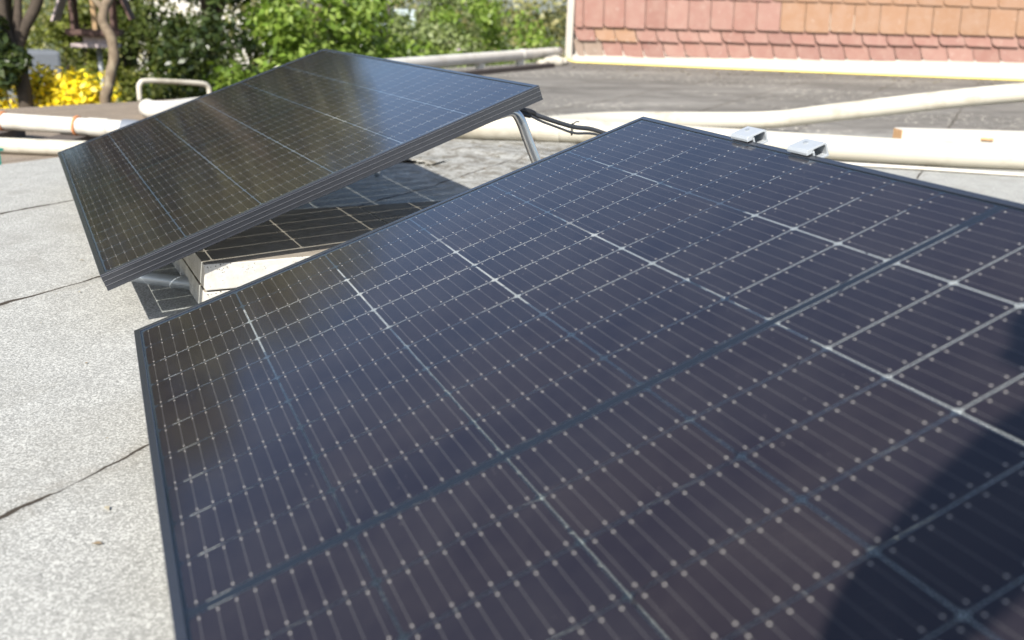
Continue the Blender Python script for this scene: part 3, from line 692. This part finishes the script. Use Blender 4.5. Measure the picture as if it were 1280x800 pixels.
# foreground trunks
def trunk_tree(name, label, stems, mat, crown=None, lmat='leaf_olive', nl=1500):
    b0 = Vector(stems[0][0][0]); root = empty(name, b0)
    mb = MB()
    for P, r0_, r1_ in stems:
        Q = smooth_path([Vector(p)-b0 for p in P], 6); n_ = len(Q)
        mb.tube([p+Vector((.004*math.sin(i*.7), .004*math.cos(i*.9), 0)) for i, p in enumerate(Q)], [r0_+(r1_-r0_)*i/(n_-1)+.002*math.sin(i*.9) for i in range(n_)], 10)
    mb.build('trunk', M[mat], root, True)
    if crown:
        C_ = np.array([c for c, r in crown]); r_ = np.array([[r]*3 for c, r in crown])
        V, F = leaf_cloud(C_, r_, nl, .05); quick_mesh('crown', V-np.array(b0), F, [M[lmat]], parent=root)
    return tag(root, label, 'tree', 'trees at the roof edge')
trunk_tree('garden_tree', 'pale curved bare trunk of a small tree in front of the bird table', [([(-.12, 7.2, -2.7), (-.04, 7.14, -1.2), (.02, 7.129, -.30), (.055, 7.14, -.12), (.095, 7.151, .02), (.125, 7.18, .14), (.125, 7.21, .26), (.075, 7.28, .40), (.085, 7.31, .52), (.15, 7.36, .64), (.3, 7.4, 1.2), (.35, 7.5, 2.2)], .046, .036), ([(.09, 7.3, .5), (.0, 7.35, .62), (-.15, 7.4, .9)], .03, .018)], 'bark',
           [((.3, 7.5, 2.3), .6), ((-.1, 7.5, 2.0), .5), ((.6, 7.7, 2.5), .6), ((.1, 7.8, 2.8), .6)])
trunk_tree('garden_tree', 'dark forked trunks of a tree at the left edge of the picture', [([(-.6, 7.35, -2.7), (-.59, 7.35, -1.2), (-.58, 7.36, -.25), (-.592, 7.44, .0), (-.60, 7.5, .15), (-.55, 7.55, .32), (-.42, 7.6, .55), (-.25, 7.7, 1.2)], .07, .04), ([(-.595, 7.46, .05), (-.63, 7.5, .2), (-.68, 7.55, .4), (-.66, 7.6, .8), (-.7, 7.7, 1.6)], .05, .03), ([(-.6, 7.5, .1), (-.585, 7.52, .3), (-.56, 7.6, .6), (-.5, 7.7, 1.4)], .04, .025), ([(-.6, 7.45, .0), (-.75, 7.4, .2), (-.9, 7.4, .5)], .045, .03)], 'bark_dark',
           [((-.78, 7.35, .18), .16), ((-.72, 7.3, .02), .15), ((-.6, 7.3, .1), .1), ((-.85, 7.4, .35), .2), ((-.5, 7.8, 1.8), .7), ((-.9, 7.7, 1.5), .6), ((-.2, 7.9, 2.2), .7)], 'leaf_dark', 2600)

# ------------------------------------------------------------------ bird table
bh = empty('bird_table', (-.005, 8.43, -2.735)); bh.rotation_euler = (0, 0, R(-8)); zb = 2.7
def bt(name, boxes, mat):
    mb = MB()
    for c, s, ry in boxes: mb.box((c[0], c[1], c[2]+zb), s, Matrix.Rotation(R(ry), 3, 'Y'))
    return mb.build(name, M[mat], bh, bevel=.004)
bt('floor_tray', [((.01, 0, .30), (.44, .34, .02), 0), ((.01, -.17, .325), (.46, .016, .045), 0), ((.01, .17, .325), (.46, .016, .045), 0), ((-.215, 0, .325), (.016, .33, .045), 0), ((.235, 0, .325), (.016, .33, .045), 0)], 'feeder')
bt('base_board', [((.01, 0, .205), (.40, .30, .035), 0), ((.01, 0, .25), (.2, .16, .07), 0)], 'feederlight')
for x, y in ((-.16, -.13), (.18, -.13), (-.16, .13), (.18, .13), ): bt('post', [((x, y, .52), (.035, .035, .42), 0)], 'feeder')
bt('feeder_board', [((.03, -.125, .50), (.05, .02, .38), 0)], 'tan')
bt('side_panel', [((-.245, 0, .60), (.02, .42, .40), 22)], 'feederlight')
bt('side_panel', [((.275, 0, .62), (.02, .42, .38), -22)], 'feeder')
bt('roof_board', [((-.125, 0, .86), (.34, .46, .02), -35), ((.17, 0, .86), (.34, .46, .02), 35)], 'feeder')
mb = MB(); mb.tube([(.04, 0, 0), (.03, 0, zb+.19)], .024, 10); mb.build('pole', M['steel'], bh, True)
tag(bh, 'dark wooden bird table with roof and tray on a grey pole', 'bird table')

# ------------------------------------------------------------------ far background
gx, gy = ring(15.3, 19.5); g = empty('garden_gate', (gx, gy, -2.7)); g.rotation_euler = (0, 0, R(-15))
mb = MB()
for k in range(10): mb.box((-.55+k*.122, 0, 1.6), (.108, .03, 3.2))
mb.build('boards', M['paleblue'], g)
for xx in (-.72, .1, .72): mb = MB(); mb.box((xx, -.05, 1.65), (.07, .07, 3.3)); mb.build('post', M['darkwood'], g)
tag(g, 'tall pale blue boarded gate glimpsed behind the shrubs', 'gate')
def house(loc, rz, size, lab, mat):
    h = empty('background_house', loc); h.rotation_euler = (0, 0, R(rz)); W_, D_, H_ = size
    mb = MB(); mb.box((0, 0, H_/2), (W_, D_, H_)); mb.build('wall', M[mat], h)
    mb = MB(); mb.add([(-W_/2-.3, -D_/2-.3, H_-.05), (W_/2+.3, -D_/2-.3, H_-.05), (W_/2+.3, D_/2+.3, H_-.05), (-W_/2-.3, D_/2+.3, H_-.05), (-W_/2-.3, 0, H_+D_*.35), (W_/2+.3, 0, H_+D_*.35)], [(0, 1, 5, 4), (2, 3, 4, 5), (0, 4, 3), (1, 2, 5), (3, 2, 1, 0)]); mb.build('roof', M['rooftile'], h)
    for k in ((-1, 0, 1) if W_ > 5 else (0,)):
        mb = MB(); mb.box((k*W_*.3, -D_/2-.02, H_*.55), (1.1, .08, 1.3)); f = mb.build('window', M['pvc2'], h)
        mb = MB(); mb.box((k*W_*.3-.26, -D_/2-.055, H_*.55), (.46, .03, 1.14)); mb.box((k*W_*.3+.26, -D_/2-.055, H_*.55), (.46, .03, 1.14)); mb.build('pane', M['glass'], f)
    return tag(h, lab, 'house', 'houses beyond the garden')
x, y = ring(4.9, 27); house((x, y, -2.7), -5, (3.6, 4, 3.7), 'white rendered house seen in glimpses through the dark trees', 'render')
x, y = ring(-22, 30); house((x, y, -2.7), 10, (9, 6, 3.4), 'pale house far left, mostly hidden by trees', 'render')
# grey garden box between trunk and hedge
gb = empty('garden_chest', (*ring(-2.9, 11.2), -2.7)); gb.rotation_euler = (0, 0, R(10))
mb = MB(); mb.box((0, 0, 1.2), (.5, .5, 2.4)); mb.build('box', M['greypanel'], gb, bevel=.02)
mb = MB(); mb.box((0, -.05, 2.43), (.56, .62, .06), Matrix.Rotation(R(6), 3, 'Y')); mb.build('lid', M['pvc2'], gb, bevel=.01)
mb = MB(); mb.box((0, 0.05, 2.62), (.46, .4, .28)); mb.build('upper_box', M['greypanel'], gb, bevel=.03)
tag(gb, 'grey garden cabinet with a white edge, seen between the dark trunk and the hedge', 'cabinet')
# hedge closing the far view
def hedge(az0, az1, dist, z, name, lab):
    cs = []
    for az in np.arange(az0, az1, 1.1):
        x_, y_ = ring(az, dist+RNG.uniform(-.5, .5)); 
        for zz in np.arange(-2.2, z, .55): cs.append((x_, y_, zz+RNG.uniform(-.2, .2)))
    cs = np.array(cs); V, F = leaf_cloud(cs, np.full((len(cs), 3), .5), 14000, .09)
    o = quick_mesh(name, V, F, [M['leaf_olive']]); return tag(o, lab, 'hedge', None)
hedge(9, 31, 23, .9, 'hedge', 'long green hedge closing the back of the garden on the right')
hedge(-34, 9, 22, .8, 'hedge', 'long olive hedge behind the dark trees on the left')

# ------------------------------------------------------------------ blown litter on the roof
def litter(n, f, size):
    Vs, Fs = [], []
    for i in range(n):
        x_, y_ = f(); a_ = random.uniform(0, 6.3); s_ = size*random.uniform(.4, 1.3); z_ = float(felt_z(x_, y_))+.002
        c_, d_ = math.cos(a_)*s_, math.sin(a_)*s_
        Vs += [(x_-c_, y_-d_, z_), (x_+d_*.5, y_-c_*.5, z_+.25*s_), (x_+c_, y_+d_, z_+.1*s_), (x_-d_*.5, y_+c_*.5, z_+.3*s_)]; Fs.append((4*i, 4*i+1, 4*i+2, 4*i+3))
    return Vs, Fs
def by_wall():
    t = random.random()*6.5; o_ = abs(random.gauss(.2, .75))+.15
    p = W0+we*t+wnm*o_; return p.x, p.y
lv, lf = litter(420, by_wall, .028)
lv2, lf2 = litter(130, lambda: (random.uniform(1.0, 3.2), random.uniform(1.9, 3.3)), .011)
lv3, lf3 = litter(60, lambda: (random.uniform(-.9, .1), random.uniform(-.9, 2.2)), .006)
off_ = 0; LV, LF = [], []
for a_, b_ in ((lv, lf), (lv2, lf2), (lv3, lf3)):
    LF += [tuple(i+len(LV) for i in f_) for f_ in b_]; LV += a_
M['litter'] = leaf_mat('dry_litter', [(.34, .3, .22), (.42, .38, .29), (.26, .2, .13), (.16, .11, .06)], .1, .8)
lo = quick_mesh('leaf_litter', LV, LF, [M['litter']]); tag(lo, 'pale dry leaf litter blown over the old roofing felt', 'leaf litter', None, 'stuff')
# ------------------------------------------------------------------ photographer (casts the shadow at lower right)
Bk, Rt = Vector((-.393, -.92, 0)).normalized(), Vector((.92, -.393, 0)).normalized()
def hp_(t, w_, z): return Vector((CP.x, CP.y, 0))+Bk*t+Rt*w_+Vector((0, 0, z))
J = {}; EDG = []
def j(n, t, w_, z, rx, ry, par=None):
    J[n] = (hp_(t, w_, z), rx, ry)
    if par: EDG.append((par, n))
j('pelvis', .82, .16, .92, .15, .12); j('waist', .73, .155, 1.06, .135, .11, 'pelvis'); j('chest', .61, .15, 1.22, .15, .12, 'waist')
j('collar', .49, .14, 1.37, .125, .10, 'chest'); j('neck', .42, .13, 1.40, .075, .07, 'collar'); j('jaw', .37, .135, 1.40, .068, .07, 'neck'); j('head', .335, .135, 1.445, .085, .092, 'jaw'); j('crown', .33, .135, 1.52, .056, .062, 'head')
for sd_, sg in (('l', -1), ('r', 1)):
    j('sh'+sd_, .45, .155+sg*.14, 1.375, .066, .066, 'collar')
    j('el'+sd_, .30, (-.045 if sg < 0 else .31), 1.065, .046, .046, 'sh'+sd_)
    j('wr'+sd_, .15, (-.03 if sg < 0 else .115), .775, .03, .028, 'el'+sd_)
    j('pa'+sd_, .115, (-.008 if sg < 0 else .10), .69, .03, .02, 'wr'+sd_)
    for k in range(4):
        o_ = (k-1.5)*.019
        if sg < 0:
            j('f%d%s' % (k, sd_), .075+o_*.6, .01, .64+o_*.2, .0095, .0095, 'pa'+sd_); j('g%d%s' % (k, sd_), .055+o_*.6, .035, .622+.004*k, .008, .008, 'f%d%s' % (k, sd_))
        else:
            j('f%d%s' % (k, sd_), .08, .105, .685+o_*1.0, .0095, .0095, 'pa'+sd_); j('g%d%s' % (k, sd_), .062, .078, .678+o_*1.0, .008, .008, 'f%d%s' % (k, sd_))
    j('th'+sd_, .14, (.035 if sg < 0 else .07), .70, .011, .011, 'pa'+sd_); j('ti'+sd_, .145, (.05 if sg < 0 else .052), .675, .009, .009, 'th'+sd_)
    j('hi'+sd_, .83, .16+sg*.095, .85, .092, .09, 'pelvis'); j('kn'+sd_, .74, .16+sg*.13, .47, .06, .06, 'hi'+sd_)
    j('an'+sd_, .88, .16+sg*.13, .10, .042, .042, 'kn'+sd_); j('he'+sd_, .905, .16+sg*.13, .05, .04, .04, 'an'+sd_); j('to'+sd_, .70, .16+sg*.15, .04, .042, .034, 'an'+sd_)
names = list(J); me = bpy.data.meshes.new('person_skeleton')
me.from_pydata([tuple(J[n][0]) for n in names], [(names.index(a_), names.index(b_)) for a_, b_ in EDG], [])
tmp = bpy.data.objects.new('person_skeleton', me); COL.objects.link(tmp)
md = tmp.modifiers.new('Skin', 'SKIN')
for i, n in enumerate(names):
    me.skin_vertices[0].data[i].radius = (J[n][1], J[n][2]); me.skin_vertices[0].data[i].use_root = (n == 'pelvis')
sb = tmp.modifiers.new('Subsurf', 'SUBSURF'); sb.levels = 2; sb.render_levels = 2
dg = bpy.context.evaluated_depsgraph_get(); body = bpy.data.meshes.new_from_object(tmp.evaluated_get(dg)); bpy.data.objects.remove(tmp)
body.materials.clear()
M['skin'] = plain('skin', (.5, .3, .22), .55, 0, .4, .06, 20); M['jacket'] = plain('dark_jacket', (.05, .06, .09), .85, 0, .2, .2, 40, .3, 200)
M['trousers'] = plain('grey_trousers', (.09, .09, .1), .9, 0, .2, .2, 40, .3, 200); M['shoes'] = plain('shoe_leather', (.03, .025, .02), .6); M['hair'] = plain('brown_hair', (.06, .04, .025), .6, 0, .4, .3, 120, .6, 300)
for k in ('skin', 'jacket', 'trousers', 'shoes'): body.materials.append(M[k])
hd = J['jaw'][0]; wrl, wrr = J['wrl'][0], J['wrr'][0]
for p in body.polygons:
    c = p.center; p.use_smooth = True
    if (c-J['head'][0]).length < .135 or min((c-wrl).length, (c-wrr).length, (c-J['pal'][0]).length, (c-J['par'][0]).length) < .075 or (c.z < .76 and (c-CP).length < .3): p.material_index = 0
    elif c.z > .90: p.material_index = 1
    elif c.z > .085: p.material_index = 2
    else: p.material_index = 3
person = bpy.data.objects.new('person', body); COL.objects.link(person)
tag(person, 'person in dark jacket bending over the camera, casting the shadow at lower right', 'person')
hb_ = bmesh.new(); bmesh.ops.create_uvsphere(hb_, u_segments=24, v_segments=14, radius=1)
hc = J['head'][0]+Bk*.02+Vector((0, 0, .02))
for v in hb_.verts:
    q_ = v.co.copy(); v.co = Vector((q_.x*.1, q_.y*.105, q_.z*.1))*(1+.03*math.sin(q_.x*23)*math.sin(q_.z*19))+hc
bmesh.ops.delete(hb_, geom=[v for v in hb_.verts if (v.co-hc).dot(-Bk) > .045 and v.co.z < hc.z+.05 or v.co.z < hc.z-.07], context='VERTS')
hm = bpy.data.meshes.new('hair'); hb_.to_mesh(hm); hb_.free(); hm.materials.append(M['hair'])
bpy.context.view_layer.update()
ho = bpy.data.objects.new('hair', hm); COL.objects.link(ho); ho.parent = person
fm_ = MB()
for sg in (-1, 1):
    fm_ = MB(); e_ = J['head'][0]-Bk*.083+Rt*sg*.032+Vector((0, 0, -.005)); fm_.tube([e_, e_-Bk*.008], .011, 10); fm_.build('eye', M['plug'], person)
fm_ = MB()
nb = J['head'][0]-Bk*.085+Vector((0, 0, -.01)); fm_.tube([nb, nb-Bk*.014-Vector((0, 0, .025)), nb-Bk*.02-Vector((0, 0, .042)), nb-Vector((0, 0, .05))], [.008, .012, .015, .008], 10); fm_.build('nose', M['skin'], person, True)
fm_ = MB(); mo = J['jaw'][0]-Bk*.072+Vector((0, 0, -.01)); fm_.tube([mo-Rt*.024, mo-Bk*.004, mo+Rt*.024], .006, 8); fm_.build('mouth', M['tile_red'], person, True)
fm_ = MB()
for sg in (-1, 1):
    fm_ = MB(); e_ = J['head'][0]+Rt*sg*.086-Vector((0, 0, .01)); fm_.tube([e_+Vector((0, 0, .03)), e_+Rt*sg*.012, e_-Vector((0, 0, .03))], [.006, .014, .006], 8); fm_.build('ear', M['skin'], person, True)
# hand-held camera, wholly behind the lens position
pc = empty('photo_camera', mat=mt.copy())
mb = MB(); mb.box((.008, -.004, .125), (.135, .095, .05)); mb.box((-.0, .055, .12), (.055, .03, .045)); mb.box((.066, -.004, .105), (.03, .09, .03)); mb.build('body', M['plug'], pc, bevel=.006)
mb = MB(); mb.tube([(0, 0, .03), (0, 0, .034), (0, 0, .1)], [.030, .034, .036], 28); mb.build('lens', M['plug'], pc, True)
tag(pc, 'black hand held camera in the hands of the bending person', 'camera')
